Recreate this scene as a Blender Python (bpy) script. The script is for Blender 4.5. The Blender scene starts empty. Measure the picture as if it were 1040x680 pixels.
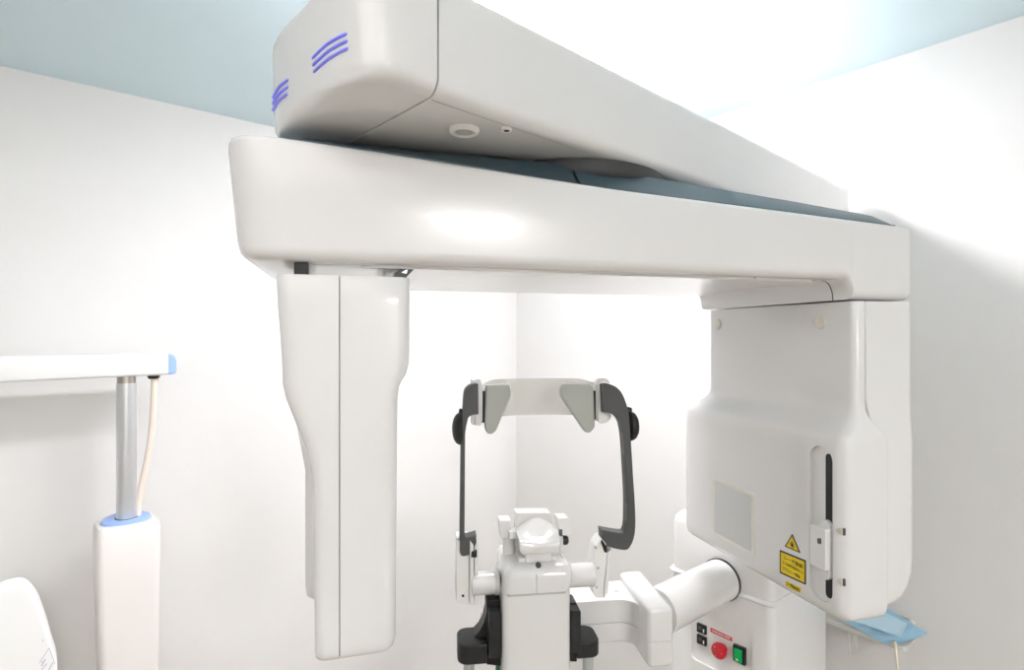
import bpy, bmesh, math, random
from mathutils import Vector, Matrix
random.seed(4)
C = bpy.context.scene.collection
PI = math.pi
CAM_H = 1.75
F = 576.0

# ------------------------------------------------------------------ frames
def frame(x, y, ang, z=CAM_H):
    return Matrix.Translation((x, y, z)) @ Matrix.Rotation(ang, 4, 'Z')
ARM = frame(-.1146, .66, math.radians(16))            # s along the rotating arm, d depth, z height about eye level
BOOM = frame(-.0718, .551, math.radians(42.41))       # e along the boom, p across
WALLF = frame(.02, 2.4, math.atan2(-.634, -.773))     # u along the left wall, v along the right wall
COL = frame(.5428, 1.18, math.atan2(.634, .773))      # column: x into the right wall, y along its front
CHIN = frame(.0417, .96, math.atan2(.135, .991))      # chin rest: x right, y away
WORLD = Matrix.Translation((0, 0, CAM_H))

def sight(fr, px, py, axis, val):
    """where the line of sight through a picture point meets the plane axis=val of a frame (frame coordinates)"""
    inv = fr.inverted()
    o = inv @ Vector((0, 0, CAM_H))
    d = inv.to_3x3() @ Vector(((px - 520) / F, 1, (340 - py) / F))
    return o + d * ((val - o[axis]) / d[axis])

# ------------------------------------------------------------------ materials
def mat(name, col, rough=.35, metal=0, coat=0, bump=0, scale=60, emit=None, es=0, alpha=1, var=.03, trans=0):
    m = bpy.data.materials.new(name); m.use_nodes = True
    nt = m.node_tree; b = nt.nodes['Principled BSDF']
    tc = nt.nodes.new('ShaderNodeTexCoord')
    nz = nt.nodes.new('ShaderNodeTexNoise'); nz.inputs['Scale'].default_value = scale; nz.inputs['Detail'].default_value = 4
    nt.links.new(tc.outputs['Object'], nz.inputs['Vector'])
    rp = nt.nodes.new('ShaderNodeMapRange')
    rp.inputs['To Min'].default_value = max(0, rough - var); rp.inputs['To Max'].default_value = rough + var
    nt.links.new(nz.outputs['Fac'], rp.inputs['Value']); nt.links.new(rp.outputs['Result'], b.inputs['Roughness'])
    b.inputs['Base Color'].default_value = (*col, 1)
    b.inputs['Metallic'].default_value = metal
    b.inputs['Coat Weight'].default_value = coat; b.inputs['Coat Roughness'].default_value = .06
    b.inputs['Alpha'].default_value = alpha
    b.inputs['Transmission Weight'].default_value = trans
    if bump:
        bp = nt.nodes.new('ShaderNodeBump'); bp.inputs['Strength'].default_value = bump; bp.inputs['Distance'].default_value = .002
        nt.links.new(nz.outputs['Fac'], bp.inputs['Height']); nt.links.new(bp.outputs['Normal'], b.inputs['Normal'])
    if emit:
        b.inputs['Emission Color'].default_value = (*emit, 1); b.inputs['Emission Strength'].default_value = es
    return m

def wallpaper(name, a, bcol):
    m = mat(name, a, .75, bump=.12, scale=45)
    nt = m.node_tree; b = nt.nodes['Principled BSDF']
    tc = nt.nodes.new('ShaderNodeTexCoord')
    n2 = nt.nodes.new('ShaderNodeTexNoise'); n2.inputs['Scale'].default_value = 9; n2.inputs['Detail'].default_value = 8
    nt.links.new(tc.outputs['Object'], n2.inputs['Vector'])
    mx = nt.nodes.new('ShaderNodeMix'); mx.data_type = 'RGBA'
    mx.inputs[6].default_value = (*a, 1); mx.inputs[7].default_value = (*bcol, 1)
    nt.links.new(n2.outputs['Fac'], mx.inputs[0]); nt.links.new(mx.outputs[2], b.inputs['Base Color'])
    return m

M = dict(
    wall=wallpaper('cream_wallpaper', (.80, .785, .775), (.76, .745, .735)),
    wall_beige=wallpaper('beige_wallpaper', (.62, .605, .585), (.57, .555, .535)),
    ceil=wallpaper('pale_blue_ceiling', (.70, .84, .90), (.68, .82, .88)),
    floor=wallpaper('beige_vinyl', (.30, .26, .18), (.26, .22, .15)),
    white=mat('white_gloss_plastic', (.755, .745, .738), .22, coat=.35, var=.02, scale=30),
    satin=mat('white_satin_plastic', (.82, .815, .80), .42, scale=80),
    pure=mat('bright_white_plastic', (.80, .795, .79), .3, coat=.2),
    headw=mat('glossy_bright_white', (.93, .93, .93), .35),
    warm=mat('warm_white_vinyl_sleeve', (.84, .80, .78), .5),
    cream=mat('cream_cap', (.74, .71, .63), .4),
    cover=mat('dark_grey_ceiling_tint', (.045, .080, .10), .40, var=.005),  # dark grey cover; blue of the reflected ceiling is put into its base colour
    char=mat('charcoal_plastic', (.075, .077, .08), .5, bump=.2, scale=900),
    disc=mat('dark_grey_disc', (.038, .039, .041), .55),
    black=mat('black_plastic', (.005, .0055, .0065), .35),
    rubber=mat('black_rubber', (.011, .012, .014), .5),
    pad=mat('grey_green_pad', (.44, .45, .42), .6),
    band=mat('clear_smoky_band', (.66, .64, .59), .15, alpha=.45),
    glass=mat('frosted_window', (.60, .61, .60), .12, coat=.5),
    frame=mat('ivory_window_rim', (.74, .72, .66), .35),
    violet=mat('violet_slot', (.27, .27, 1.0), .4),
    violetpale=mat('violet_slot', (.20, .20, .86), .4),
    alu=mat('brushed_aluminium', (.72, .73, .75), .32, metal=.85, scale=140),
    steel=mat('steel_collar', (.50, .46, .42), .3, metal=.9),
    grey=mat('grey_metal_tube', (.50, .52, .52), .4, metal=.3),
    blue=mat('light_blue_plastic', (.30, .45, .84), .4),
    hose=mat('cream_rubber_hose', (.80, .70, .62), .55),
    red=mat('red_button', (.62, .012, .03), .3, coat=.4),
    redlab=mat('red_label', (.66, .10, .10), .5),
    green=mat('green_lit_switch', (.0, .20, .05), .25, emit=(.0, .8, .2), es=.10),
    dgreen=mat('dark_green_strap', (.02, .16, .08), .5),
    yellow=mat('yellow_label', (.82, .60, .0), .5),
    ink=mat('black_ink', (.02, .02, .02), .5),
    paleink=mat('white_ink', (.85, .78, .75), .5),
    blueink=mat('violet_ink', (.40, .40, .62), .5),
    mask=mat('blue_mask_cloth', (.34, .56, .72), .8, bump=.4, scale=700),
    maskpale=mat('pale_blue_mask_cloth', (.50, .67, .77), .8, bump=.4, scale=700),
    elastic=mat('beige_elastic', (.72, .66, .52), .8),
    tray=mat('clear_white_acrylic', (.80, .80, .76), .3, alpha=.75),
    lamp=mat('lit_lamp_diffuser', (.9, .9, .9), .5, emit=(1, .985, 1), es=31.0),
    lamp2=mat('lit_lamp_panel', (.9, .9, .9), .5, emit=(1, .985, 1), es=50.0),
    lamp_fill=mat('added_fill_panel', (.9, .9, .9), .5, emit=(1, .985, 1), es=.95),
)

# ------------------------------------------------------------------ objects
WM = {}
def thing(name, loc, label, cat, group=None, rz=0):
    o = bpy.data.objects.new(name, None); C.objects.link(o)
    o.empty_display_size = .1
    o.location = loc; o.rotation_euler = (0, 0, rz)
    o['label'] = label; o['category'] = cat
    if group: o['group'] = group
    WM[o.name] = Matrix.Translation(loc) @ Matrix.Rotation(rz, 4, 'Z')
    return o

def obj(name, bm, m, parent=None, fr=None, bevel=0, seg=3, ang=35, label=None, recenter=True):
    """link a bmesh given in frame coordinates as one object, its origin in the middle of its shape"""
    fr = fr or Matrix.Identity(4)
    bmesh.ops.recalc_face_normals(bm, faces=bm.faces)
    if recenter and bm.verts:
        lo = Vector([min(v.co[i] for v in bm.verts) for i in range(3)])
        hi = Vector([max(v.co[i] for v in bm.verts) for i in range(3)])
        c = Vector(((lo.x + hi.x) / 2, (lo.y + hi.y) / 2, lo.z))
        bmesh.ops.translate(bm, verts=bm.verts, vec=-c)
        fr = fr @ Matrix.Translation(c)
    me = bpy.data.meshes.new(name); bm.to_mesh(me); bm.free()
    me.polygons.foreach_set('use_smooth', [True] * len(me.polygons))
    me.set_sharp_from_angle(angle=math.radians(ang))
    me.materials.append(M[m] if isinstance(m, str) else m)
    o = bpy.data.objects.new(name, me); C.objects.link(o)
    WM[o.name] = fr
    if parent is not None:
        o.parent = parent
        o.matrix_basis = WM[parent.name].inverted() @ fr
    else:
        o.matrix_basis = fr
    if bevel:
        b = o.modifiers.new('round', 'BEVEL'); b.width = bevel; b.segments = seg
        b.limit_method = 'ANGLE'; b.angle_limit = math.radians(30); b.harden_normals = True
    if label: o['label'] = label
    return o

def carve(o, bm, fr):
    """cut a bmesh (frame coordinates) out of an object"""
    bmesh.ops.recalc_face_normals(bm, faces=bm.faces)
    bmesh.ops.transform(bm, matrix=WM[o.name].inverted() @ fr, verts=bm.verts)
    me = bpy.data.meshes.new('cut'); bm.to_mesh(me); bm.free()
    c = bpy.data.objects.new('cut', me); C.objects.link(c)
    t = bpy.data.objects.new('tmp', o.data); C.objects.link(t)
    for mod in o.modifiers:
        if mod.type == 'BEVEL':
            b = t.modifiers.new('b', 'BEVEL'); b.width = mod.width; b.segments = mod.segments; b.limit_method = 'ANGLE'
            b.angle_limit = mod.angle_limit
    o.modifiers.clear()
    md = t.modifiers.new('cut', 'BOOLEAN'); md.object = c; md.operation = 'DIFFERENCE'; md.solver = 'EXACT'
    bpy.context.view_layer.update()
    dg = bpy.context.evaluated_depsgraph_get()
    new = bpy.data.meshes.new_from_object(t.evaluated_get(dg))
    old = o.data
    new.polygons.foreach_set('use_smooth', [True] * len(new.polygons))
    new.set_sharp_from_angle(angle=math.radians(35))
    bpy.data.objects.remove(t); bpy.data.objects.remove(c); bpy.data.meshes.remove(me)
    o.data = new; nm = old.name; bpy.data.meshes.remove(old); new.name = nm

# ------------------------------------------------------------------ shapes
def loft(rings, bm=None, close=True):
    bm = bm or bmesh.new()
    vs = [[bm.verts.new(p) for p in r] for r in rings]
    n = len(rings[0])
    for a, b in zip(vs, vs[1:]):
        for i in range(n):
            j = (i + 1) % n
            bm.faces.new((a[i], a[j], b[j], b[i]))
    if close:
        bm.faces.new(vs[0][::-1]); bm.faces.new(vs[-1])
    return bm

def rrect(x0, x1, y0, y1, r, n=6):
    """rounded rectangle, r = radius or (x0y0, x1y0, x1y1, x0y1)"""
    rs = r if isinstance(r, (tuple, list)) else (r,) * 4
    lim = .499 * min(x1 - x0, y1 - y0)
    out = []
    for (cx, cy, sx, sy, a0), q in zip(((x0, y0, 1, 1, PI), (x1, y0, -1, 1, 1.5 * PI), (x1, y1, -1, -1, 0), (x0, y1, 1, -1, .5 * PI)), rs):
        q = max(1e-5, min(q, lim))
        for k in range(n + 1):
            a = a0 + k / n * PI / 2
            out.append((cx + sx * q + q * math.cos(a), cy + sy * q + q * math.sin(a)))
    return out

def roundpoly(pts, r, n=4):
    rs = r if isinstance(r, (tuple, list)) else [r] * len(pts)
    out = []
    for i, p in enumerate(pts):
        p = Vector(p); a = Vector(pts[i - 1]) - p; b = Vector(pts[(i + 1) % len(pts)]) - p
        q = min(rs[i], .45 * a.length, .45 * b.length)
        if q < 1e-5: out.append(tuple(p)); continue
        s = p + a.normalized() * q; e = p + b.normalized() * q
        for k in range(n + 1):
            t = k / n
            out.append(tuple(s * (1 - t) ** 2 + p * 2 * t * (1 - t) + e * t * t))
    return out

def prism(pts, a, b, axis=2, bm=None):
    """outline pts in the other two axes, extruded from a to b along axis (0,1,2)"""
    def mk(p, w):
        return (w, p[0], p[1]) if axis == 0 else (p[0], w, p[1]) if axis == 1 else (p[0], p[1], w)
    return loft([[mk(p, a) for p in pts], [mk(p, b) for p in pts]], bm)

def box(x0, x1, y0, y1, z0, z1, bm=None):
    return prism([(x0, y0), (x1, y0), (x1, y1), (x0, y1)], z0, z1, 2, bm)

def cyl(c, r, a, b, axis=2, n=40, bm=None, r2=None):
    """cylinder about the axis through c (2 coords), rounded ends through r2"""
    ci = [(c[0] + r * math.cos(2 * PI * k / n), c[1] + r * math.sin(2 * PI * k / n)) for k in range(n)]
    return prism(ci, a, b, axis, bm)

def lathe(profile, c, n=40, axis=2, bm=None):
    """profile [(r, w)], turned about axis through c"""
    rings = []
    for r, w in profile:
        ring = []
        for k in range(n):
            x = c[0] + max(r, 1e-4) * math.cos(2 * PI * k / n); y = c[1] + max(r, 1e-4) * math.sin(2 * PI * k / n)
            ring.append((w, x, y) if axis == 0 else (x, w, y) if axis == 1 else (x, y, w))
        rings.append(ring)
    return loft(rings, bm)

def tube(path, r, n=14, bm=None, flat=None):
    path = [Vector(p) for p in path]
    rings = []
    for i, p in enumerate(path):
        t = (path[min(i + 1, len(path) - 1)] - path[max(i - 1, 0)]).normalized()
        up = Vector((0, 0, 1)) if abs(t.z) < .9 else Vector((0, 1, 0))
        a = t.cross(up).normalized(); b = a.cross(t)
        rr = r[i] if isinstance(r, (list, tuple)) else r
        rings.append([p + (a * math.cos(2 * PI * k / n) + b * math.sin(2 * PI * k / n) * (flat or 1)) * rr for k in range(n)])
    return loft(rings, bm)

def smooth_path(pts, n=8):
    pts = [Vector(p) for p in pts]; out = []
    for i in range(len(pts) - 1):
        p0, p1, p2, p3 = pts[max(i - 1, 0)], pts[i], pts[i + 1], pts[min(i + 2, len(pts) - 1)]
        for k in range(n):
            t = k / n
            out.append(.5 * ((2 * p1) + (p2 - p0) * t + (2 * p0 - 5 * p1 + 4 * p2 - p3) * t * t + (3 * p1 - p0 - 3 * p2 + p3) * t ** 3))
    out.append(pts[-1]); return out

def lerp(tab, x):
    if x <= tab[0][0]: return tab[0][1]
    for (a, b), (c, d) in zip(tab, tab[1:]):
        if x <= c: return b + (d - b) * (x - a) / (c - a)
    return tab[-1][1]

def seen(fr, pts, axis, val):
    """picture outline -> outline in a frame plane (the two other coordinates)"""
    out = []
    for p in pts:
        q = sight(fr, p[0], p[1], axis, val); q = [q[i] for i in range(3) if i != axis]; out.append(tuple(q))
    return out

def lettering(name, text, size, m, parent, world, depth=.0003, width=None):
    cu = bpy.data.curves.new(name, 'FONT'); cu.body = text; cu.size = size; cu.align_x = 'CENTER'; cu.align_y = 'CENTER'
    cu.extrude = depth
    t = bpy.data.objects.new('tmp', cu); C.objects.link(t)
    bpy.context.view_layer.update()
    me = bpy.data.meshes.new_from_object(t.evaluated_get(bpy.context.evaluated_depsgraph_get()))
    bpy.data.objects.remove(t); bpy.data.curves.remove(cu)
    bm = bmesh.new(); bm.from_mesh(me); bpy.data.meshes.remove(me)
    if width and bm.verts:
        xs = [v.co.x for v in bm.verts]; k = width / (max(xs) - min(xs))
        for v in bm.verts: v.co.x *= k
    return obj(name, bm, m, parent, world, recenter=False)

# ================================================================== the room
def struct(name, bm, m, fr=None):
    o = obj(name, bm, m, None, fr); o['kind'] = 'structure'; return o
RU, RV, CEIL = 2.7, 4.3, .65
Z0 = -CAM_H
struct('floor', box(-.1, RU + .1, -.1, RV + .1, Z0 - .1, Z0), 'floor', WALLF)
struct('ceiling', box(-.1, RU + .1, -.1, RV + .1, CEIL, CEIL + .1), 'ceil', WALLF)
struct('wall_left', box(-.1, RU + .1, -.1, 0, Z0, CEIL), 'wall', WALLF)
struct('wall_right', box(-.1, 0, 0, RV, Z0, CEIL), 'wall', WALLF)
struct('wall_front', box(RU, RU + .1, 0, RV, Z0, CEIL), 'wall_beige', WALLF)
struct('wall_back', box(-.1, RU + .1, RV, RV + .1, Z0, CEIL), 'wall_beige', WALLF)

# lamps
def ceiling_light(u0, u1, v0, v1, drop, m, label):
    p = WALLF @ Vector(((u0 + u1) / 2, (v0 + v1) / 2, CEIL))
    t = thing('ceiling_light', p, label, 'ceiling light')
    obj('lamp_housing', prism(rrect(u0 - .012, u1 + .012, v0 - .012, v1 + .012, .01), CEIL - drop + .018, CEIL - .0005), 'pure', t, WALLF, .003)
    obj('diffuser', prism(rrect(u0, u1, v0, v1, .02), CEIL - drop, CEIL - drop + .018), m, t, WALLF, .006)
    return t
ceiling_light(.31, 1.14, .91, 1.03, .05, 'lamp', 'long glowing ceiling light behind the top edge of the overhead boom')
c = WALLF.inverted() @ Vector((1.287, -1.79, CAM_H))
ceiling_light(c.x - .21, c.x + .21, c.y - .21, c.y + .21, .05, 'lamp2', 'small square glowing ceiling light at the end of the room opposite the machine')
ceiling_light(1.55, 2.55, 1.15, 2.45, .05, 'lamp_fill', 'wide added fill panel on the ceiling in front of the machine, out of view')  # fill light added to brighten the machine's front; no such lamp is known

# ================================================================== panoramic x-ray machine
base = COL @ Vector((.14, .13, Z0))
PX = thing('panoramic_x_ray_machine', base, 'large white dental panoramic x-ray machine with overhead boom, rotating arm and chin rest', 'x-ray machine')

# ---- column standing by the right wall
cab = obj('base_cabinet', prism(rrect(0, .275, 0, .255, .018), Z0, -.5705), 'white', PX, COL, .004)
obj('cabinet_lip', loft([[(x, y, z) for x, y in rrect(-g, .275 + g, -g, .255 + g, .02)] for g, z in ((.0, -.571), (.004, -.568), (.004, -.5645), (0, -.5605))]), 'white', PX, COL)
car = obj('lift_carriage', loft([[(x, y, z) for x, y in rrect(.003 + g, .270 - g, .003 + g, .253 - g, .022)] for g, z in
    ((0, -.5605), (0, -.45), (.003, -.437), (.010, -.429), (.02, -.426))]), 'white', PX, COL)
obj('mast', prism(rrect(.045, .26, .03, .238, .03), -.43, .2345), 'white', PX, COL)
# switch panel let into the cabinet front
def cpt(px, py): return seen(COL, [(px, py)], 0, 0)[0]
pan = roundpoly(seen(COL, [(702, 616), (764, 641), (766, 700), (702, 668)], 0, 0), .012)
carve(cab, prism(pan, -.02, .006, 0), COL)
def panel_prism(quad, a, b, r=.001): return prism(roundpoly(seen(COL, quad, 0, .006), r), a, b, 0)
for y0 in (631.2, 642.8):
    s = obj('rocker_switch', panel_prism([(708.8, y0), (718, y0 + 4), (718, y0 + 12.8), (708.8, y0 + 9)], .001, .0065), 'black', PX, COL, .0006)
    obj('switch_mark', panel_prism([(715.2, y0 + 6.5), (716.4, y0 + 7), (716.4, y0 + 10.5), (715.2, y0 + 10)], .0004, .0012, 0), 'paleink', s, COL)
    obj('switch_mark', panel_prism([(710.5, y0 + 3), (713.5, y0 + 4.2), (713.5, y0 + 7.5), (710.5, y0 + 6.2)], .0004, .0012, 0), 'char', s, COL)
ql = [(721.6, 636.6), (743.8, 647), (743.8, 651.2), (721.6, 641.2)]
lab = obj('emergency_label', panel_prism(ql, .0052, .0062, .001), 'redlab', PX, COL)
a = Vector((0, *seen(COL, [ql[0]], 0, .006)[0])); b = Vector((0, *seen(COL, [ql[1]], 0, .006)[0])); d = Vector((0, *seen(COL, [ql[3]], 0, .006)[0]))
cx = (a + b + d + Vector((0, *seen(COL, [ql[2]], 0, .006)[0]))) / 4
fx = Matrix(((0, 0, -1, .005), (-1, 0, 0, cx.y), (0, 1, 0, cx.z), (0, 0, 0, 1)))
lettering('label_text', 'EMERGENCY STOP', .0066, 'paleink', lab, COL @ fx, width=abs(a.y - b.y) * .80)
bc = seen(COL, [(731, 660)], 0, -.008)[0]
eb = obj('emergency_stop_button', lathe([(.0, .006), (.0105, .006), (.0105, -.004), (.0165, -.006), (.018, -.010), (.0165, -.016), (.010, -.019), (0, -.0195)], bc, axis=0), 'red', PX, COL)
for k in range(3):
    a0 = .4 + k * 2 * PI / 3
    pth = [Vector((-.0182 + .0009 * abs(q - 2), bc[0] + .0105 * math.cos(a0 + q * .28), bc[1] + .0105 * math.sin(a0 + q * .28))) for q in range(5)]
    obj('button_arrow', tube(pth, [.0016, .0012, .0010, .0008, .0006], 8), 'paleink', eb, COL)
gs = obj('power_switch', panel_prism([(746.2, 652.5), (758.2, 657.6), (758.2, 675), (746.2, 668.5)], -.002, .0065), 'black', PX, COL, .0008)
gl = obj('switch_rocker', panel_prism([(748, 655.6), (755.8, 659), (755.8, 672), (748, 667.8)], -.005, .0, .001), 'green', gs, COL, .001, label='lit green rocker')
obj('switch_mark', panel_prism([(750, 666.4), (752.2, 667.5), (752.2, 669), (750, 667.9)], -.0056, -.0048, 0), 'paleink', gl, COL)

# ---- overhead boom
BW, BH0, BH1, BE = .27, .2345, .347, 1.18
END = [(-.080, .120), (-.0796, .100), (-.0783, .075), (-.0757, .050), (-.0722, .030), (-.068, .017), (-.062, .008), (-.054, .0028), (-.046, .0007), (-.036, 0)]
def boom_ring(e, p0, h0, h1, rb, rt):
    return [(e, p, h) for p, h in ((a - (.012 * max(0, 1 - (b - BH0) / .11) * max(0, (a - .12) / .15) if e < -.001 else 0), b) for a, b in rrect(p0, BW - p0, h0, h1, (rb, rb, rt, rt), 6))]
UP = [(-.080, .016), (-.0796, .012), (-.0783, .0078), (-.0757, .0042), (-.0722, .0018), (-.068, .0006), (-.062, 0), (0, 0)]
rings = [boom_ring(e, p0, BH0 + lerp(UP, e), BH1 - .4 * lerp(UP, e), .016, .008) for e, p0 in END] + [boom_ring(-.0012, 0, BH0, BH1, .016, .008)]
cap = obj('boom_end_cap', loft(rings), 'white', PX, BOOM, ang=50)
obj('overhead_boom', loft([boom_ring(e, 0, BH0, BH1, .016, .008) for e in (.0012, .3, .7, BE)]), 'white', PX, BOOM, ang=50)
obj('boom_inner', box(-.03, .03, .012, BW - .012, BH0 + .004, BH1 - .008), 'char', PX, BOOM)
obj('boom_underside_groove', box(.004, BE - .05, .0165, .0180, BH0 - .0004, BH0 + .003), 'pad', PX, BOOM)
def end_e(p):
    p = min(p, BW - p)
    return lerp([(b, a) for a, b in sorted(END, key=lambda q: q[1])], p)
for (A, Bm, E) in (((317.2, 59.5), (333, 44.5), (352.5, 34)), ((317.6, 66.8), (334, 51.8), (353, 41.4)), ((318.6, 73.2), (335, 59.2), (353.8, 48.8))):
    q = []
    for x in (A, Bm, E):
        v = sight(BOOM, *x, 0, -.078)
        for _ in range(8): v = sight(BOOM, *x, 0, end_e(v.y))
        q.append(v)
    pts = smooth_path(q, 8)
    for flip in (0, 1):
        pp = []
        for w in pts:
            p = BW + .008 - w.y if flip else w.y
            pp.append((end_e(p) + .0002, p, w.z))
        obj('vent_slot', tube(pp, [.0010] + [.0019] * (len(pp) - 2) + [.0012], 8), 'violet', cap, BOOM)
k = sight(BOOM, 471.5, 131, 2, BH0)
kb = obj('underside_lamp', lathe([(.0, BH0 + .001), (.0175, BH0 + .001), (.0168, BH0 - .004), (.014, BH0 - .0055), (.011, BH0 - .004), (.0105, BH0 - .002), (0, BH0 - .002)], (k.x, k.y)), 'satin', PX, BOOM)
obj('lamp_lens', lathe([(.0, BH0 - .001), (.0095, BH0 - .001), (.009, BH0 - .0042), (.005, BH0 - .0055), (0, BH0 - .006)], (k.x, k.y)), 'pad', kb, BOOM)
k = sight(BOOM, 514.5, 130.5, 2, BH0)
kb = obj('screw_seat', lathe([(.0, BH0), (.0062, BH0), (.0062, BH0 - .0028), (.0042, BH0 - .0028), (.0038, BH0 - .0024), (0, BH0 - .0024)], (k.x, k.y), 24), 'satin', PX, BOOM)
obj('screw', lathe([(.0, BH0 - .002), (.0033, BH0 - .002), (.0033, BH0 - .0029), (0, BH0 - .003)], (k.x, k.y), 20), 'black', kb, BOOM)

# ---- rotation disc under the boom
dc = BOOM @ Vector((.351, .150, 0)); 
obj('rotation_disc', lathe([(0, .205), (.135, .205), (.146, .212), (.150, .220), (.150, BH0 - .001), (0, BH0 - .001)], (dc.x, dc.y), 72), 'disc', PX, WORLD)

# ---- rotating arm
S0, S1, DD = -.193, .763, .38
def arc(q, r): q = max(0, min(q, r)); return r - math.sqrt(max(0, r * r - (r - q) ** 2))
def arm_top(s): return lerp([(-.193, .2205), (-.1, .2155), (0, .2085), (.21, .1915), (.763, .165)], s)
def arm_bot(s):
    if s < .626: return .083
    t = min(1, (s - .626) / .018); return .083 - .030 * (1 - math.sqrt(max(0, 1 - t * t)))
ss = [S0 + x for x in (0, .0008, .003, .007, .012, .02, .03, .042, .055, .08, .15, .3, .45, .6, .75)] + [.585, .615, .626, .630, .633, .636, .6385, .6405, .642, .643, .6437, .644, .67, .70, .73, .740, .746, .750, .753, .754]
rings = []
for s in ss:
    l, r = s - S0, S1 - s
    d0 = arc(l, .05) + arc(r, .014); d1 = DD - arc(l, .15) - arc(r, .03)
    h0 = arm_bot(s) + arc(l, .022) * .9 + arc(r, .003); h1 = arm_top(s) - arc(l, .012) - arc(r, .012)
    ring = [(s, d, h) for d, h in rrect(d0, d1, h0, h1, (.014, .014, .007, .007), 5)]
    w = max(0, min(1, (.15 - s) / .34))
    rings.append([(a - w * .012 * (h - .083) / .13, b, h) for a, b, h in ring])
obj('rotating_arm', loft(rings), 'white', PX, ARM, ang=45)
obj('arm_underside_panel', prism(roundpoly([(-.06, .026), (.60, .026), (.60, .36), (-.06, .36)], .01), .0795, .086), 'white', PX, ARM, .0015)
CT = [(-.172, .2215), (-.15, .2235), (-.10, .2260), (-.03, .2285), (.05, .2305), (.21, .2290), (.33, .2215), (.45, .2125), (.56, .2045), (.70, .1925), (.722, .1905), (.732, .1665)]
def cover(a, b, name):
    xs = sorted(set([a, b] + [t[0] for t in CT if a < t[0] < b] + [a + (b - a) * i / 14 for i in range(1, 14)]))
    rr = []
    for s in xs:
        hb = arm_top(s) - .012; ht = lerp(CT, s); k = max(.15, min(1, (ht - arm_top(s)) / .022))
        # rounded left nose of the cover follows the arm
        ins = arc(s + .172, .06) if a < 0 else 0
        rr.append([(s, d, h) for d, h in ((.007 + ins, hb), (.007 + ins, arm_top(s) + .0015), (.010 + ins, arm_top(s) + .004 * k), (.010 + .030 * k + ins, ht - .002 * k), (.013 + .036 * k + ins, ht), (.345 - ins, ht), (.37 - ins, hb))])
    return obj(name, loft(rr), 'cover', PX, ARM, ang=28)
cover(-.172, .2078, 'arm_top_cover'); cover(.2132, .732, 'arm_top_cover')
def joint_ring(s):
    hb = arm_top(s) - .012; ht = lerp(CT, s) - .003
    return [(s, d, h) for d, h in ((.009, hb), (.009, arm_top(s) + .0005), (.012, arm_top(s) + .002), (.044, ht - .002), (.052, ht), (.34, ht), (.36, hb))]
obj('cover_joint', loft([joint_ring(.2070), joint_ring(.2140)]), 'black', PX, ARM)

# neck trim lines where the tube head hangs from the arm
pr = [(s_, arm_bot(s_)) for s_ in [.622, .626] + [.626 + .018 * math.sin(k * PI / 40) for k in range(1, 21)]]
pr.append((.644, .0535))
oo, ii = [], []
for k in range(len(pr)):
    a, b = Vector(pr[max(0, k - 1)]), Vector(pr[min(len(pr) - 1, k + 1)])
    d = (b - a).normalized(); nn = Vector((d.y, -d.x))
    oo.append(tuple(Vector(pr[k]) + nn * .0007)); ii.append(tuple(Vector(pr[k]) - nn * .0010))
obj('neck_seam', prism(oo + ii[::-1], .0365, .0378, 1), 'char', PX, ARM)
obj('neck_trim', tube([sight(ARM, *p, 2, .0825) for p in ((722, 291), (772, 283.6), (766, 281.8))], .0007, 6), 'char', PX, ARM)
k = sight(ARM, 727, 283.5, 2, .083)
obj('neck_screw', lathe([(0, .084), (.006, .084), (.006, .081), (.004, .080), (0, .080)], (k.x, k.y), 24), 'cream', PX, ARM)

# ---- sensor head hanging at the left end
LEFT = [(279, 278), (280.5, 310), (283.5, 345), (285, 370), (285.5, 390), (289, 405), (295, 420), (302, 437), (308.5, 453), (314, 472), (317, 488), (318.3, 508), (318.6, 560), (319.3, 650), (319.6, 666), (320.6, 672.5), (324.5, 676.5)]
RIGHT = [(416.5, 281), (416.5, 330), (416.3, 355), (415.6, 370), (413, 380), (408.5, 387), (405.6, 394), (404.4, 408), (404, 430), (403.4, 500), (402.6, 600), (402.2, 648), (400, 657), (395.5, 663), (391, 666)]
def edge_tab(pts):
    q = [sight(ARM, *p, 1, .006) for p in pts]; return sorted([(v.z, v.x) for v in q])
tl, tr = edge_tab(LEFT), edge_tab(RIGHT)
SH0, SH1, SEAM = -.3668, .0672, -.0823
zs = sorted(set([SH0, SH0 + .0015, SH0 + .004, SH0 + .008, SH0 + .014, SH0 + .02, SH1 - .004, SH1] + [v[0] for v in tl + tr if SH0 + .02 < v[0] < SH1 - .004]))
rl, rr_ = [], []
for z in zs:
    g = arc(z - SH0, .010) * .8 + arc(SH1 - z, .003)
    rl.append([(x, y, z) for x, y in rrect(lerp(tl, z), SEAM - .0005, g, .135 - g, (.020, .0008, .0008, .02), 6)])
    rr_.append([(x, y, z) for x, y in rrect(SEAM + .0005, lerp(tr, z), g, .135 - g, (.0008, .016, .02, .0008), 6)])
sh = obj('sensor_head', loft(rr_), 'white', PX, ARM, ang=40)
obj('sensor_side_cover', loft(rl), 'white', sh, ARM, ang=40)
obj('sensor_core', box(SEAM - .01, SEAM + .01, .006, .13, SH0 + .003, SH1 - .004), 'pad', sh, ARM)
RS = [(-.300, -.1285), (-.29, -.1285), (-.18, -.1285), (-.06, -.150), (.06, -.155)]
RRt = [(-.30, -.03), (-.07, -.03), (-.055, -.01), (-.045, .009), (.06, .010)]
zz = [-.352, -.346, -.335, -.30, -.29, -.25, -.18, -.1, -.07, -.06, -.052, -.046, -.04, .0, .055, .060]
obj('sensor_rear_shell', loft([[(x, y, z) for x, y in rrect(lerp(RS, z) + arc(z + .352, .012), lerp(RRt, z) - .0, .12, .27, .02, 5)] for z in zz]), 'satin', sh, ARM, ang=40)
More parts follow.
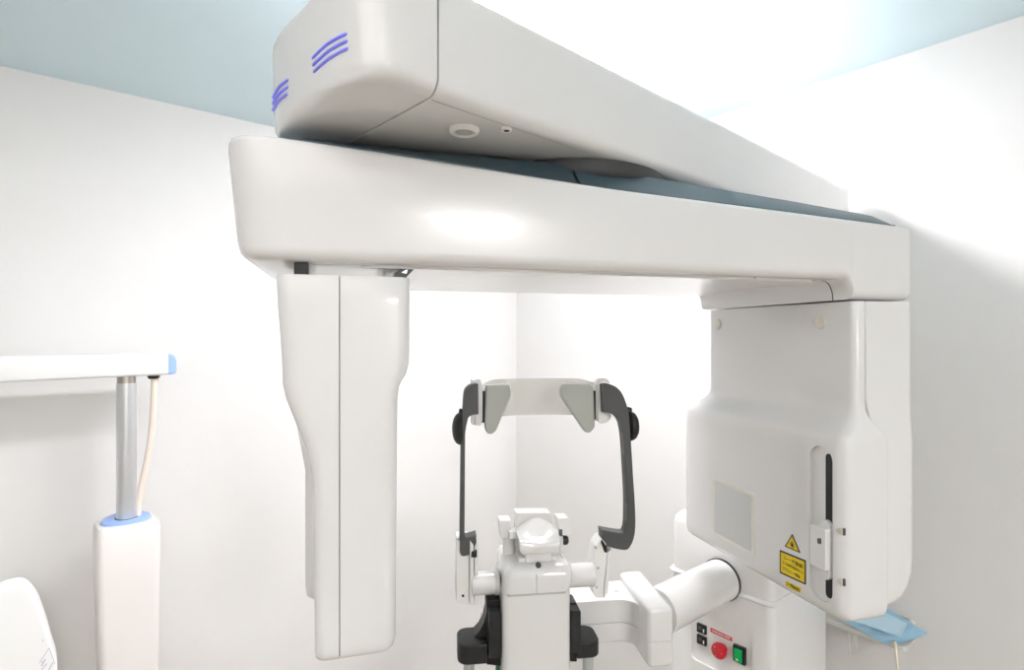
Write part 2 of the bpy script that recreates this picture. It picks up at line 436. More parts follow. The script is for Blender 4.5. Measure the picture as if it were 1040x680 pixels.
obj('hanger_block', prism(roundpoly([(-.128, .03), (-.03, .03), (-.02, .22), (-.13, .22)], .02), .05, .085), 'satin', sh, ARM)
q = [sight(ARM, *p, 1, .02) for p in ((298.5, 266), (313, 266), (313, 280), (298.5, 280))]
obj('hanger_bolt', prism(roundpoly([(v.x, v.z) for v in q], .001), .02, .05, 1), 'black', sh, ARM)
q = [sight(ARM, *p, 1, .03) for p in ((423.5, 270.5), (411, 270.5), (401, 277), (400, 285), (409, 285))]
obj('hanger_bracket', prism([(v.x, v.z) for v in q], .03, .05, 1), 'black', sh, ARM, .0008)
q = [sight(ARM, *p, 1, .028) for p in ((414, 273), (408, 276.5), (413, 277.5))]
obj('bracket_rivet', prism([(v.x, v.z) for v in q], .028, .034, 1), 'alu', sh, ARM)

# ---- x-ray tube head hanging at the right end
TOP = .0505
prof = [  # z, s0, seam, d0, d1
    (TOP, .647, .6665, .001, .352), (TOP - .003, .646, .6665, 0, .353), (-.095, .646, .6665, 0, .353), (-.110, .6455, .6672, -.0005, .354), (-.120, .643, .670, -.002, .357),
    (-.128, .638, .675, -.004, .363), (-.137, .629, .683, -.007, .375), (-.146, .6205, .690, -.010, .388), (-.152, .6165, .694, -.0115, .395), (-.160, .6142, .696, -.012, .399), (-.172, .6135, .6963, -.012, .40),
    (-.395, .6135, .6963, -.012, .40), (-.407, .6142, .6960, -.011, .399), (-.414, .6165, .6950, -.009, .397), (-.4185, .620, .694, -.006, .394), (-.4205, .626, .692, -.001, .388)]
th = obj('tube_head', loft([[(x, y, z) for x, y in rrect(s0, sm, d0, d1, (.018, .003, .003, .02), 7)] for z, s0, sm, d0, d1 in prof]), 'white', PX, ARM, ang=45)
oprof = [(TOP, 0, 0), (TOP - .003, .0, 0), (-.095, 0, 0), (-.125, 0, .004), (-.150, 0, .009), (-.172, 0, .011), (-.34, 0, .011), (-.362, .002, .011), (-.380, .008, .011), (-.394, .018, .010), (-.402, .030, .006), (-.406, .042, 0)]
def seam_at(z): return lerp(sorted([(p[0], p[2]) for p in prof]), z)
obj('tube_head_outer_shell', loft([[(x, y, z) for x, y in rrect(seam_at(z) + .0007, max(seam_at(z) + .008, .762 - g), -dd * .3, .352, (.003, .014, .03, .003), 6)] for z, g, dd in oprof]), 'white', th, ARM, ang=45)
carve(th, prism(rrect(.008, .052, -.402, -.168, .021, 10), .58, .6205, 0), ARM)
obj('slot', prism(rrect(.0135, .0265, -.394, -.178, .006, 6), .6193, .628, 0), 'black', th, ARM)
sl = obj('slider', prism(roundpoly([(.012, -.350), (.042, -.350), (.042, -.288), (.012, -.288)], .004), .604, .6208, 0), 'white', th, ARM, .0015)
obj('slider_tab', prism(rrect(.013, .030, -.366, -.277, .008, 6), .612, .6208, 0), 'white', sl, ARM, .0015)
obj('slider_hole', prism(roundpoly([(.019, -.3115), (.026, -.3125), (.026, -.3045), (.019, -.303)], .002), .6032, .605, 0), 'char', sl, ARM)
for py in (537, 587.5):
    z = sight(ARM, 852, py, 0, .620).z
    obj('level_mark', prism([(.0035, z), (-.0075, z + .0065), (-.0075, z - .0065)], .6140, .6165, 0), 'cream', th, ARM)
    obj('level_mark_tip', prism([(-.0068, z + .005), (-.0098, z + .005), (-.0098, z - .005), (-.0068, z - .005)], .6160, .6190, 0), 'char', th, ARM)
for px, py in ((833.5, 327), (729.3, 329)):
    k = sight(ARM, px, py, 0, .646)
    obj('screw_cap', lathe([(0, .65), (.0105, .65), (.0105, .6452), (.0095, .6438), (0, .6436)], (k.y, k.z), 32, 0), 'cream', th, ARM)
wr = obj('window_rim', prism(roundpoly([(.174, -.3895), (.300, -.3895), (.300, -.279), (.174, -.279)], .006), .6128, .616, 0), 'frame', th, ARM, .0004)
obj('window_pane', prism(roundpoly([(.183, -.3835), (.288, -.3835), (.288, -.286), (.183, -.286)], .004), .6124, .615, 0), 'glass', wr, ARM)
# yellow warning labels
SI = .6135
def lab_prism(pts, a, b, r=0): return prism(roundpoly(seen(ARM, pts, 0, SI), r) if r else seen(ARM, pts, 0, SI), a, b, 0)
tri = [(804.8, 541.8), (813.2, 561.5), (797.2, 554.6)]
l1 = obj('laser_warning_triangle', lab_prism(tri, SI - .0006, SI + .001, .0008), 'ink', th, ARM)
ce = (sum(p[0] for p in tri) / 3, sum(p[1] for p in tri) / 3)
obj('triangle_face', lab_prism([(ce[0] + (p[0] - ce[0]) * .78, ce[1] + (p[1] - ce[1]) * .78) for p in tri], SI - .0009, SI, .0006), 'yellow', l1, ARM, label='yellow face')
cc = Vector(seen(ARM, [(805, 553)], 0, SI)[0])
sb = bmesh.new()
prism([(cc.x + .0021 * math.cos(q * PI / 8), cc.y + .0021 * math.sin(q * PI / 8)) for q in range(16)], SI - .0012, SI - .0005, 0, sb)
for q in range(12):
    a = q * PI / 6; L = .0062 if q % 3 else .0075
    prism([(cc.x + .0006 * math.cos(a + PI / 2), cc.y + .0006 * math.sin(a + PI / 2)), (cc.x + L * math.cos(a), cc.y + L * math.sin(a)), (cc.x - .0006 * math.cos(a + PI / 2), cc.y - .0006 * math.sin(a + PI / 2))], SI - .0012, SI - .0005, 0, sb)
obj('starburst_symbol', sb, 'ink', l1, ARM)
rq = [(792.2, 558), (818.6, 568.8), (818.6, 593.6), (792.2, 581.4)]
l2 = obj('laser_warning_label', lab_prism(rq, SI - .0006, SI + .001, .001), 'ink', th, ARM)
obj('label_face', lab_prism([(793.5, 560.1), (817.4, 570), (817.4, 591.3), (793.5, 580.3)], SI - .0009, SI, .0004), 'yellow', l2, ARM, label='yellow face')
def lab_text(parent, text, px, py, px0, px1, size):
    k = sight(ARM, px, py, 0, SI); w = abs(sight(ARM, px0, py, 0, SI).y - sight(ARM, px1, py, 0, SI).y)
    fx = Matrix(((0, 0, -1, SI - .0011), (-1, 0, 0, k.y), (0, 1, 0, k.z), (0, 0, 0, 1)))
    lettering('label_text', text, size, 'ink', parent, ARM @ fx, depth=.0002, width=w)
lab_text(l2, 'レーザ放射', 806, 570.5, 797, 815.5, .0075)
lab_text(l2, 'ビームをのぞき込まないこと', 805.8, 576, 795.5, 816, .005)
lab_text(l2, 'クラス２レーザ製品', 804, 581, 795.5, 813, .005)
l3 = obj('small_yellow_label', lab_prism([(798.2, 589.6), (813.2, 596.6), (813.2, 601.8), (798.2, 594.6)], SI - .0006, SI + .001), 'yellow', th, ARM)
lab_text(l3, 'レーザ光の出口', 805.7, 595.6, 799.4, 812, .006)

# ---- support arm from the column to the chin rest
fy, fz = seen(COL, [(733, 588)], 0, 0)[0]
obj('support_tube', cyl((fy, fz), .0445, -.235, .02, 0, 56), 'white', PX, COL)
obj('support_tube_ring', cyl((fy, fz), .0462, -.006, .0, 0, 56), 'black', PX, COL)
ap = roundpoly([(.05, .085), (.180, .085), (.196, .074), (.206, .050), (.215, .05), (.215, .165), (.05, .165)], (.002, .03, .02, .002, 0, 0, .002))
bp = [(0, 0), (.0015, .004), (.006, .007)]
def block(z0, z1, bot):
    rg = [(g, z0 if bot else z1) for g in (0,)]
    if bot: seq = [(.007, z0), (.003, z0 + .0012), (.0008, z0 + .004), (0, z0 + .008), (0, z1)]
    else: seq = [(0, z0), (0, z1 - .008), (.0008, z1 - .004), (.003, z1 - .0012), (.007, z1)]
    return loft([[(x, y, z) for x, y in rrect(.202 + g, .249 - g, .012 + g, .175 - g, .008)] for g, z in seq])
sa = obj('support_arm', prism(ap, -.5410, -.4975), 'white', PX, CHIN, .005, 4)
obj('support_arm_lower_cover', prism(ap, -.5765, -.5420), 'white', sa, CHIN, .005, 4)
obj('support_block', block(-.5410, -.4830, False), 'white', sa, CHIN, ang=50)
obj('support_block_lower_cover', block(-.588, -.5420, True), 'white', sa, CHIN, ang=50)
k = sight(CHIN, 626, 599.5, 2, -.4975)
obj('plug', lathe([(0, -.499), (.006, -.499), (.006, -.4968), (.004, -.4965), (0, -.4972)], (k.x, k.y), 24), 'pad', sa, CHIN)

# ---- chin post
cp = obj('chin_post', loft([[(x, y, z) for x, y in rrect(-.0575 + g, .0605 - g, g, .13 - g, .014)] for g, z in ((.02, -.760), (.008, -.756), (.002, -.748), (0, -.735), (0, -.4378))]), 'white', PX, CHIN, ang=45)
obj('chin_post_head', loft([[(x, y, z) for x, y in rrect(.0015 + (.0035 if z > -.43 else 0) - w, .0015 + (.0035 if z > -.43 else 0) + w, f, .13 - f * .3, .016)] for w, f, z in
    ((.058, 0, -.4370), (.0595, -.001, -.425), (.0600, 0, -.410), (.0585, .003, -.4005), (.053, .010, -.395), (.046, .022, -.392))]), 'white', cp, CHIN, ang=50)
obj('head_seam', box(-.0006, .0006, -.0012, .03, -.436, -.405), 'pad', cp, CHIN)
obj('post_plate', prism(roundpoly([(-.050, -.440), (.050, -.440), (.050, -.4368), (-.050, -.4368)], 0), -.0006, .02, 1), 'pad', cp, CHIN)
obj('shoulder_stub', lathe([(.0, -.058), (.022, -.058), (.022, -.064), (.020, -.066), (.020, -.106), (0, -.106)], (.06, -.440), 36, 0), 'white', cp, CHIN)
obj('shoulder_stub', lathe([(.0, .056), (.023, .056), (.023, .063), (.021, .066), (.021, .115), (0, .115)], (.06, -.436), 36, 0), 'white', cp, CHIN)

# ---- chin rest on the post
def chx(px, py, y): return sight(CHIN, px, py, 1, y)
cr = None
def chin_box(name, quad, y0, y1, m, parent, bevel=.002, r=.002):
    return obj(name, prism(roundpoly(seen(CHIN, quad, 1, y0), r), y0, y1, 1), m, parent, CHIN, bevel)
cr = chin_box('chin_rest', [(524, 520.6), (560, 520.6), (567, 570), (525, 570.5)], .055, .085, 'white', PX, .002, .004)
cxm = chx(548.5, 555, .008).x
rings = []
N = 14
for y, zs_, za, hw in ((.006, -.3535, -.004, .0335), (.008, -.3505, -.0050, .0350), (.016, -.3485, -.0050, .0358), (.026, -.347, -.001, .036), (.036, -.346, .006, .036), (.046, -.345, .013, .036), (.056, -.3445, .019, .036)):
    ring = [(cxm - hw + 2 * hw * i / N, y, zs_ + za * (1 - (2 * i / N - 1) ** 2)) for i in range(N + 1)]
    zb = -.3735 + (.003 if y < .007 else 0)
    ring += [(cxm + hw * .97, y, zb + .004), (cxm + hw * .9, y, zb), (cxm - hw * .9, y, zb), (cxm - hw * .97, y, zb + .004)]
    rings.append(ring)
cup = obj('chin_cup', loft(rings), 'white', cr, CHIN, ang=50)
chin_box('cup_slot', [(544.2, 536.8), (548.8, 536.8), (548.8, 538.2), (544.2, 538.2)], .0385, .05, 'pad', cr, 0, 0)
obj('cup_pedestal', prism(rrect(cxm - .0235, cxm + .0225, .018, .07, .004), -.392, -.372), 'white', cr, CHIN, .001)
obj('cup_base', prism(rrect(cxm - .035, cxm + .033, .024, .08, .003), -.393, -.386), 'white', cr, CHIN, .001)
k = chx(546.5, 573, .012)
obj('latch_button', lathe([(0, .006), (.0038, .006), (.0048, .0075), (.0048, .012), (0, .012)], (k.x, k.z), 24, 1), 'char', cr, CHIN)
k = chx(517.5, 560, .06)
obj('knob_post', cyl((k.x, .07), .0115, -.40, -.352, 2, 28), 'white', cr, CHIN)
chin_box('side_knob', [(507.2, 528.4), (518.8, 528), (520, 537), (520, 546.5), (508.8, 546.5), (507.6, 538)], .055, .085, 'pure', cr, .003, .002)
chin_box('side_lever', [(517.3, 540), (525.5, 540), (525.5, 547), (517.3, 547)], .045, .07, 'pure', cr, .0015, .001)
chin_box('side_knob', [(566.3, 526.2), (577, 526), (581, 534), (581, 543.5), (571.5, 543.5), (567.5, 536)], .055, .085, 'pure', cr, .003, .002)
k = chx(574, 548.5, .06)
obj('roller', lathe([(0, k.x - .0045), (.0085, k.x - .0045), (.0085, k.x + .003), (.0055, k.x + .006), (0, k.x + .0062)], (.062, k.z), 28, 0), 'black', cr, CHIN)
chin_box('side_slot', [(568.3, 537.5), (571.2, 537.5), (571.2, 544), (568.3, 544)], .053, .06, 'char', cr, 0, 0)
chin_box('side_rail', [(568.8, 545), (572, 545), (572, 560), (568.8, 560)], .05, .075, 'white', cr, .001, 0)

# ---- temple supports
YT = .05
def strip(name, outer, inner, flex, x_bar, span):
    """curved bar: outline seen from the front, bent backwards towards its inner ends"""
    pts_o = [sight(CHIN, *p, 1, YT) for p in outer]; pts_i = [sight(CHIN, *p, 1, YT) for p in inner]
    po = smooth_path(pts_o, 6); pi = smooth_path(pts_i, 6)
    rings = []
    for a, b in zip(po, pi):
        def bend(v):
            t = min(1, abs(v.x - x_bar) / span); return flex * t * t
        ch = .0012
        a2 = a + (b - a).normalized() * ch; b2 = b + (a - b).normalized() * ch
        rings.append([(a.x, YT + ch + bend(a), a.z), (a2.x, YT + bend(a), a2.z), (b2.x, YT + bend(b), b2.z), (b.x, YT + ch + bend(b), b.z), (b.x, YT + .024 + bend(b), b.z), (a.x, YT + .024 + bend(a), a.z)])
    return obj(name, loft(rings), 'char', PX, CHIN, ang=40)
xb = sight(CHIN, 469, 480, 1, YT).x
tl_ = strip('temple_arm',
    [(486, 390.2), (482, 390), (476, 391.8), (472, 396.5), (470.6, 405), (469.6, 424), (468.2, 445), (467.8, 480), (467.2, 520), (467, 552), (467.2, 561), (469.5, 564.6), (475, 564), (483.6, 561.5)],
    [(486.2, 421), (483, 421.2), (479.5, 421.8), (476, 424), (474.2, 430), (473, 437), (472.4, 446), (472.2, 480), (472, 520), (471.9, 537), (472, 542), (473, 545.4), (477, 545.2), (484, 543.8)], .007, xb, .03)
xb = sight(CHIN, 641, 480, 1, YT).x
tr_ = strip('temple_arm',
    [(612.6, 390.4), (618.5, 390), (625.6, 392.6), (631.5, 398.5), (636, 409), (638.6, 421), (640.8, 446), (643, 480), (645, 510), (645.6, 530), (644.6, 543), (641, 553.5), (634.5, 558.6), (614, 555.5)],
    [(614, 419), (618, 419.3), (623, 420.6), (627.6, 424), (630.6, 429), (632, 434), (633.7, 446), (635.6, 475), (637, 505), (637, 526), (636.6, 534), (635.6, 538.6), (632.5, 541.4), (612.5, 539.6)], .009, xb, .05)
def dial(parent, px, py, r, out, side):
    """scalloped knob on the outer face of a temple arm, turning about the sideways axis"""
    k = sight(CHIN, px, py, 1, YT + .012); n = 60
    rings = []
    for w, q in ((0, .96), (.002, 1), (.35 * out, .97), (.62 * out, .86), (.82 * out, .66), (.94 * out, .42), (out, .15)):
        rings.append([(k.x + side * w, YT + .012 + r * .8 * q * (1 - .03 * (i % 3 == 0)) * math.cos(2 * PI * i / n), k.z + r * q * (1 - .03 * (i % 3 == 0)) * math.sin(2 * PI * i / n)) for i in range(n)])
    return obj('adjusting_dial', loft(rings), 'rubber', parent, CHIN)
dl = dial(tl_, 469.5, 435, .0290, .018, -1)
dr = dial(tr_, 639.4, 432.5, .0270, .0165, 1)
for par, px, py in ((dl, 468.5, 420), (dr, 639.5, 418)):
    k = sight(CHIN, px, py, 1, YT + .01)
    obj('dial_lug', prism(roundpoly([(k.x - .006, k.z - .009), (k.x + .006, k.z - .009), (k.x + .005, k.z + .007), (k.x - .003, k.z + .009)], .002), YT + .012, YT + .02, 1), 'rubber', tl_ if par is dl else tr_, CHIN)
# pad carriers, pads, band
def front_prism(name, quad, y0, y1, m, parent, bevel=.002, r=.003, label=None):
    return obj(name, prism(roundpoly(seen(CHIN, quad, 1, y0), r), y0, y1, 1), m, parent, CHIN, bevel, label=label)
front_prism('pad_carrier', [(478.6, 385.4), (488.6, 385.2), (490.2, 390), (490.2, 428), (486.5, 432), (478.6, 431)], YT + .026, YT + .05, 'satin', tl_)
front_prism('pad_carrier_plate', [(482.8, 385), (488.4, 385), (488.4, 432.4), (482.8, 432)], YT + .022, YT + .03, 'satin', tl_, .001, .001)
front_prism('pad_hinge', [(488.6, 397), (493.6, 397), (493.6, 429), (488.6, 429)], YT + .03, YT + .045, 'rubber', tl_, .001, .001)
front_prism('temple_pad', [(493.2, 391), (517, 390), (519.6, 396), (518.8, 402), (504.2, 437.5), (499.5, 441), (495, 440.5), (492.6, 435)], YT + .018, YT + .034, 'pad', tl_, .003, .004)
front_prism('pad_carrier', [(609, 385.2), (616, 384.6), (619.4, 387), (619.4, 392), (621, 424), (618, 428), (611, 430.5), (605.5, 427), (605.5, 391)], YT + .026, YT + .05, 'satin', tr_)
front_prism('pad_carrier_plate', [(608.2, 385.6), (613.6, 385.6), (613.8, 429.6), (607.4, 428)], YT + .022, YT + .03, 'satin', tr_, .001, .001)
front_prism('pad_hinge', [(602.6, 397), (607, 397), (607, 426), (602.6, 426)], YT + .03, YT + .045, 'rubber', tr_, .001, .001)
front_prism('temple_pad', [(569, 395), (572.5, 390), (599, 390), (603, 395), (604.4, 434), (599.5, 439.5), (595, 439.3), (591, 434), (570, 402)], YT + .018, YT + .034, 'pad', tr_, .003, .004)
bl = sight(CHIN, 489, 388, 1, YT + .045); br = sight(CHIN, 607, 388, 1, YT + .045)
rings = []
for i in range(25):
    t = i / 24; x = bl.x + (br.x - bl.x) * t; q = abs(2 * t - 1)
    y = YT + .045 + .062 * (1 - q ** 4); hg = .001
    zt, zb = -.0855 + .0, -.1575
    if q > .8: zt -= .006 * (q - .8) / .2; zb += .004 * (q - .8) / .2
    rings.append([(x, y - hg, zb), (x, y - hg, zt), (x, y + hg, zt), (x, y + hg, zb)])
obj('head_band', loft(rings), 'band', PX, CHIN, label='smoky clear head band')
# lower plates carrying the temple arms
lp = front_prism('temple_arm_bracket', [(463.6, 549.6), (476.4, 549), (476.8, 613.6), (463.4, 611)], YT + .004, YT + .055, 'satin', tl_, .002, .003)
front_prism('bracket_face', [(477.4, 549), (481, 554), (481.2, 614.6), (477.2, 613.4)], YT - .002, YT + .05, 'satin', lp, .001, .001)
front_prism('bracket_face', [(482, 556), (484.6, 549.5), (485.8, 553), (486.4, 612.5), (482, 614.4)], YT + .002, YT + .055, 'satin', lp, .001, .001)
front_prism('bracket_clamp', [(478.8, 560), (484.4, 559), (484.2, 566), (478.8, 566)], YT - .004, YT + .03, 'black', lp, .0006, 0)
front_prism('bracket_screw', [(469, 603.6), (471.4, 603.6), (471.4, 606), (469, 606)], YT + .003, YT + .01, 'black', lp, 0, .0008)
rp_ = front_prism('temple_arm_bracket', [(611, 546.5), (605, 554.5), (602.2, 573), (601.8, 601), (604.6, 606.6), (612.4, 607.2), (616.8, 561), (615.6, 552)], YT + .004, YT + .04, 'satin', tr_, .002, .003)
front_prism('bracket_face', [(617.4, 561), (621, 557.5), (621, 566), (617.2, 602), (613.4, 607.2)], YT + .008, YT + .045, 'satin', rp_, .001, .001)
front_prism('bracket_clamp', [(611.6, 548), (616.4, 555), (616.8, 561), (614.4, 561), (610.8, 551)], YT, YT + .03, 'black', rp_, .0006, 0)
for q in ((607.6, 576.5), (606, 596), (605.4, 556)):
    front_prism('bracket_screw', [(q[0] - 1, q[1] - 1.3), (q[0] + 1, q[1] - 1.3), (q[0] + 1, q[1] + 1.3), (q[0] - 1, q[1] + 1.3)], YT + .003, YT + .01, 'pad', rp_, 0, .0006)

# ---- hand grips
def grip(quad_plate, quad_grip, quad_plat, fair, pipe, rz):
    g = front_prism('hand_grip', quad_grip, .012, .05, 'rubber', PX, .003, .002)
    front_prism('grip_plate', quad_plate, .036, .07, 'black', g, .002, .002)
    pts = seen(CHIN, quad_plat, 1, .02)
    xs = [p[0] for p in pts]; z0 = min(p[1] for p in pts); z1 = max(p[1] for p in pts)
    x0, x1 = min(xs), max(xs)
    rad = (.018, .003, .003, .018) if rz < 0 else (.003, .018, .018, .003)
    obj('grip_rest', prism(rrect(x0, x1, .02, .082, rad, 8), z0, z1), 'rubber', g, CHIN, .003)
    if fair:
        front_prism('rest_fairing', fair, .045, .078, 'rubber', g, .002, 0)
    k = sight(CHIN, pipe[0], pipe[1], 1, .05)
    sg = 1 if rz < 0 else -1
    pth = [(k.x, .05, z0 + .01), (k.x, .05, -.66), (k.x + sg * .005, .05, -.69), (k.x + sg * .02, .055, -.705), (k.x + sg * .062, .06, -.71)]
    obj('grip_tube', tube(smooth_path(pth, 5), .0098, 18), 'grey', g, CHIN)
    return g
g1 = grip([(494, 610), (510.6, 609.5), (510.6, 676), (494, 674.6)], [(497, 622), (508.6, 622), (508.8, 668), (496.4, 667.6)],
     [(465, 656), (496, 656), (496, 674), (465, 674)], [(473, 651), (481, 647), (487, 640.5), (491.5, 632), (493.8, 620), (496, 620), (496, 658), (473, 658)], (476.5, 676), -1)
g2 = grip([(579, 612), (586, 612), (586, 671.6), (579, 671.6)], [(580, 620), (590, 620), (590, 663.5), (580, 663.5)],
     [(586, 653.5), (610.5, 653.5), (610.5, 667.5), (586, 667.5)], None, (597, 676), 1)
k = sight(CHIN, 490.5, 626, 1, .10)
obj('rear_knob', lathe([(0, k.z + .011), (.005, k.z + .0105), (.0068, k.z + .006), (.0062, k.z - .006), (.005, k.z - .012), (.005, k.z - .05), (0, k.z - .05)], (k.x + .002, .10), 24), 'pure', PX, CHIN)
front_prism('green_strap', [(503.5, 672), (508.8, 672), (509.5, 720), (503.5, 720)], .05, .053, 'dgreen', g1, 0, 0)

# ================================================================== wall-mounted dental x-ray arm on the left
VA = .155
a0 = sight(WALLF, 171, 358.6, 1, VA + .03); a1 = sight(WALLF, 171, 380.3, 1, VA + .03)
b0 = sight(WALLF, 0, 362, 1, VA + .03); b1 = sight(WALLF, 0, 388.5, 1, VA + .03)
zt, zb, ue = (a0.z + b0.z) / 2, (a1.z + b1.z) / 2, a0.x
XU = thing('wall_x_ray_unit', WALLF @ Vector((2.05, 0, zb)), 'white wall-mounted x-ray arm on the left wall with metal post and sleeved lower arm', 'x-ray unit')
# slightly tapering from its wall end towards the blue nose
arm = obj('horizontal_arm', loft([[(u, v, z) for v, z in rrect(VA - .03, VA + .03, q0, q1, .006)] for u, q0, q1 in ((2.25, b1.z, b0.z), (b0.x, b1.z, b0.z), (ue, a1.z, a0.z))]), 'pure', XU, WALLF)
uc = sight(WALLF, 180.5, 370, 1, VA + .03).x
L = ue - uc
obj('arm_nose', loft([[(u, v, z) for v, z in rrect(VA - .03 + g, VA + .03 - g, a1.z + .25 * g, a0.z - 1.2 * g, .006)] for u, g in
    ((ue, 0), (ue - .3 * L, .0012), (ue - .6 * L, .004), (ue - .85 * L, .009), (ue - L, .017))]), 'blue', arm, WALLF, label='light blue arm nose')
obj('wall_mount', prism(rrect(2.02, 2.24, b1.z - .10, b0.z + .06, .02), 0, VA - .025, 1), 'pure', XU, WALLF, .004)
pu = sight(WALLF, 128.5, 450, 1, VA)
rp0 = abs(sight(WALLF, 117.5, 450, 1, VA).x - sight(WALLF, 139.5, 450, 1, VA).x) / 2 * .96
obj('post', cyl((pu.x, VA), rp0, -.56, a1.z - .018, 2, 48), 'alu', XU, WALLF)
obj('post_collar', cyl((pu.x, VA), rp0 * .93, a1.z - .018, a1.z + .004, 2, 48), 'steel', XU, WALLF)
hp = [sight(WALLF, *p, 1, VA) for p in ((157, 382), (156.5, 400), (154.8, 430), (151, 460), (146.5, 482), (142, 505), (139, 530))]
hs = obj('hose', tube(smooth_path(hp, 5), .0078, 16), 'hose', XU, WALLF)
k = sight(WALLF, 156, 382, 1, VA)
obj('hose_gland', lathe([(0, k.z - .006), (.0105, k.z - .006), (.0135, k.z - .002), (.0135, k.z + .004), (0, k.z + .004)], (k.x, VA), 28), 'black', hs, WALLF)
obj('hose_plate', prism(rrect(k.x - .022, k.x + .024, VA - .018, VA + .018, .006), k.z + .003, k.z + .008), 'pure', hs, WALLF)
# sleeved lower arm
VF = VA + .075
e0 = sight(WALLF, 98, 545, 1, VF); e1 = sight(WALLF, 164, 532, 1, VF)
f0 = sight(WALLF, 101, 680, 1, VF); f1 = sight(WALLF, 162.5, 680, 1, VF)
zt2 = (e0.z + e1.z) / 2 + .004
um = (e0.x + e1.x) / 2
def sl_ring(z, ua, ub, va, vb, r): return [(u, v, z + (.10 * (v - VA) if z > zt2 - .05 else 0)) for u, v in rrect(min(ua, ub), max(ua, ub), va, vb, r)]
obj('arm_sleeve', loft([sl_ring(-1.05, f0.x - .012, f1.x + .012, VA - .06, VF - .012, .02), sl_ring(-.95, f0.x - .004, f1.x + .004, VA - .07, VF - .004, .02), sl_ring(f0.z, f0.x, f1.x, VA - .075, VF - .002, .018),
    sl_ring(zt2 - .10, e0.x + .000, e1.x, VA - .075, VF + .002, .016), sl_ring(zt2 - .018, e0.x, e1.x, VA - .075, VF, .016), sl_ring(zt2 - .004, e0.x - .002, e1.x + .002, VA - .072, VF - .003, .016), sl_ring(zt2, e0.x - .004, e1.x + .004, VA - .070, VF - .005, .014)]), 'warm', XU, WALLF, ang=50)
ru = abs(e0.x - e1.x) / 2 - .012
n = 48
rings = []
for g, z in ((.0, zt2 - .012), (0, zt2 + .004), (.002, zt2 + .007), (.005, zt2 + .0085)):
    rings.append([(um + (ru - g) * math.cos(2 * PI * i / n), VA + (.062 - g) * math.sin(2 * PI * i / n), z) for i in range(n)])
rg = obj('sleeve_ring', loft(rings), 'blue', XU, WALLF, label='light blue ring')
obj('post_gap', cyl((pu.x, VA), rp0 * 1.14, zt2 + .002, zt2 + .0091, 2, 40), 'rubber', rg, WALLF)
# rounded x-ray head at the lower left
VH = .34
hq = [(-40, 650), (-30, 614), (-8, 602), (3, 597.5), (15, 594.5), (22, 594.5), (29, 598), (38, 610), (47, 634), (52, 652), (57.5, 670), (58, 690), (56, 760), (40, 800), (-40, 800)]
pts = [tuple(v) for v in [(q.x, q.z) for q in smooth_path([sight(WALLF, *p, 1, VH) for p in hq], 4)]]
hd = obj('x_ray_head', prism(pts[::-1], VH - .055, VH, 1), 'headw', XU, WALLF, .022, 8)
yk = [Vector((um, VA, -1.0)), Vector((um + .0, VA, -1.1)), Vector((um + .06, VA + .06, -1.17)), Vector((um + .2, VH - .03, -1.12)), Vector((sight(WALLF, 20, 700, 1, VH).x, VH - .03, -.95))]
obj('head_yoke', tube(smooth_path(yk, 6), .022, 20), 'pure', XU, WALLF)
def headmark(p, q, w): 
    A = sight(WALLF, *p, 1, VH + .0003); B = sight(WALLF, *q, 1, VH + .0003)
    return tube([A, B], w * .62, 6)
for p, q, w in (((43.4, 649.4), (43.4, 650.6), .0012), ((40, 673), (50, 657.5), .0007), ((50, 657.5), (56, 674), .0006), ((42, 676), (46, 669), .0012), ((41.5, 681), (47.5, 673.5), .0010), ((49, 681), (54, 672), .0010), ((42.6, 671.6), (43, 672.6), .001)):
    obj('printed_mark', headmark(p, q, w), 'blueink', hd, WALLF)

# ================================================================== tray and mask on the right wall
ED = .06    # how far the tray stands off the right wall
zf = sight(WALLF, 905, 657, 0, ED).z
v0 = sight(WALLF, 800, 640, 0, ED).y; v1 = sight(WALLF, 921, 650, 0, ED).y
TR = thing('wall_tray', WALLF @ Vector((0, (v0 + v1) / 2, zf)), 'small clear white tray on the right wall under the face mask', 'tray')
obj('tray_plate', prism(rrect(0.001, ED, v0, v1, (.002, .012, .012, .002)), zf, zf + .012), 'tray', TR, WALLF, .002)
obj('tray_back', prism(rrect(v0, v1, zf - .002, zf + .055, .01), .0005, .005, 0), 'tray', TR, WALLF, .001)
for px in (862.5, 868.8):
    k = sight(WALLF, px, 650, 0, ED - .012)
    kb = sight(WALLF, px, 663 if px < 865 else 660, 0, ED - .012)
    obj('tray_tab', prism(roundpoly([(k.y - .0045, zf + .002), (k.y + .0045, zf + .002), (k.y + .004, kb.z), (k.y - .004, kb.z)], .003), ED - .014, ED - .009, 0), 'tray', TR, WALLF, .001)
k = sight(WALLF, 925.5, 632, 0, .012)
obj('tray_peg', lathe([(0, .0005), (.004, .0005), (.004, .006), (.0065, .008), (.0065, .011), (.004, .013), (0, .0133)], (k.y, k.z), 24, 0), 'pure', TR, WALLF)

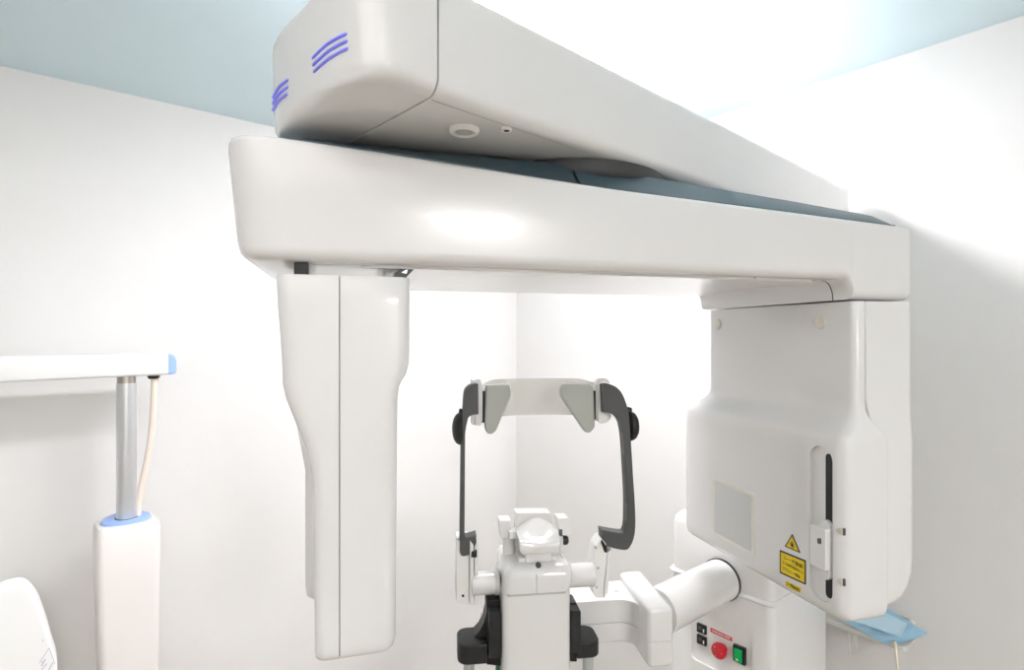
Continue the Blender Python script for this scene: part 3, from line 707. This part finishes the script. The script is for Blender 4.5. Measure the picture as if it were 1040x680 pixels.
MK = thing('face_mask', WALLF @ Vector((.05, sight(WALLF, 895, 640, 0, .05).y, zf + .012)), 'light blue pleated surgical face mask lying on the wall tray', 'face mask')
def sheet(name, quad, nu, nv, off, wave, m, thick=.0016, sag=0):
    """cloth patch hung between four picture points, gently waved"""
    A, B, Cc, D = [sight(WALLF, x, y, 0, o) for (x, y, o) in quad]
    top, bot = [], []
    bm = bmesh.new(); g = []
    for j in range(nv + 1):
        row = []
        for i in range(nu + 1):
            s, t = i / nu, j / nv
            p = (A * (1 - s) + B * s) * (1 - t) + (D * (1 - s) + Cc * s) * t
            p = p + Vector((off + wave * math.sin(t * 3 * 2 * PI) * .5 + .006 * math.sin(s * PI) * sag, 0, -.006 * math.sin(s * PI) * t * sag))
            row.append(p)
        g.append(row)
    f = [[bm.verts.new(p + Vector((thick, 0, 0))) for p in r] for r in g]
    b = [[bm.verts.new(p) for p in r] for r in g]
    for j in range(nv):
        for i in range(nu):
            bm.faces.new((f[j][i], f[j][i + 1], f[j + 1][i + 1], f[j + 1][i])); bm.faces.new((b[j][i], b[j + 1][i], b[j + 1][i + 1], b[j][i + 1]))
    for i in range(nu):
        bm.faces.new((f[0][i], b[0][i], b[0][i + 1], f[0][i + 1])); bm.faces.new((f[nv][i], f[nv][i + 1], b[nv][i + 1], b[nv][i]))
    for j in range(nv):
        bm.faces.new((f[j][0], f[j + 1][0], b[j + 1][0], b[j][0])); bm.faces.new((f[j][nu], b[j][nu], b[j + 1][nu], f[j + 1][nu]))
    return obj(name, bm, m, MK, WALLF, ang=60)
sheet('mask_panel', [(852, 627, .070), (898, 615.5, .022), (942, 642.5, .024), (897, 653, .064)], 20, 24, 0, .003, 'mask', sag=1)
sheet('mask_fold', [(866, 629, .078), (893, 618, .032), (922, 632.5, .034), (914.5, 645.5, .070)], 16, 18, .003, .002, 'maskpale', sag=.5)
ep = [sight(WALLF, *p, 0, .064) for p in ((908.4, 650.5), (909.4, 655), (910.4, 665), (911.6, 676), (911.9, 678))]
obj('ear_loop', tube(smooth_path(ep, 5), .0042, 12, flat=.6), 'elastic', MK, WALLF)

# ================================================================== camera and view
cam = bpy.data.cameras.new('camera'); co = bpy.data.objects.new('camera', cam); C.objects.link(co)
co.location = (0, 0, CAM_H); co.rotation_euler = (PI / 2, 0, 0)
cam.sensor_width = 36; cam.lens = F / 1040 * 36; cam.clip_start = .02
bpy.context.scene.camera = co
w = bpy.data.worlds.new('world'); bpy.context.scene.world = w; w.use_nodes = True
w.node_tree.nodes['Background'].inputs[0].default_value = (.8, .9, 1, 1); w.node_tree.nodes['Background'].inputs[1].default_value = .05
sc = bpy.context.scene
sc.view_settings.view_transform = 'Standard'; sc.view_settings.look = 'None'
sc.view_settings.gamma = 1; sc.view_settings.use_curve_mapping = False
sc.view_settings.exposure = .94
sc.cycles.max_bounces = 12; sc.cycles.diffuse_bounces = 8
sc.cycles.use_denoising = True
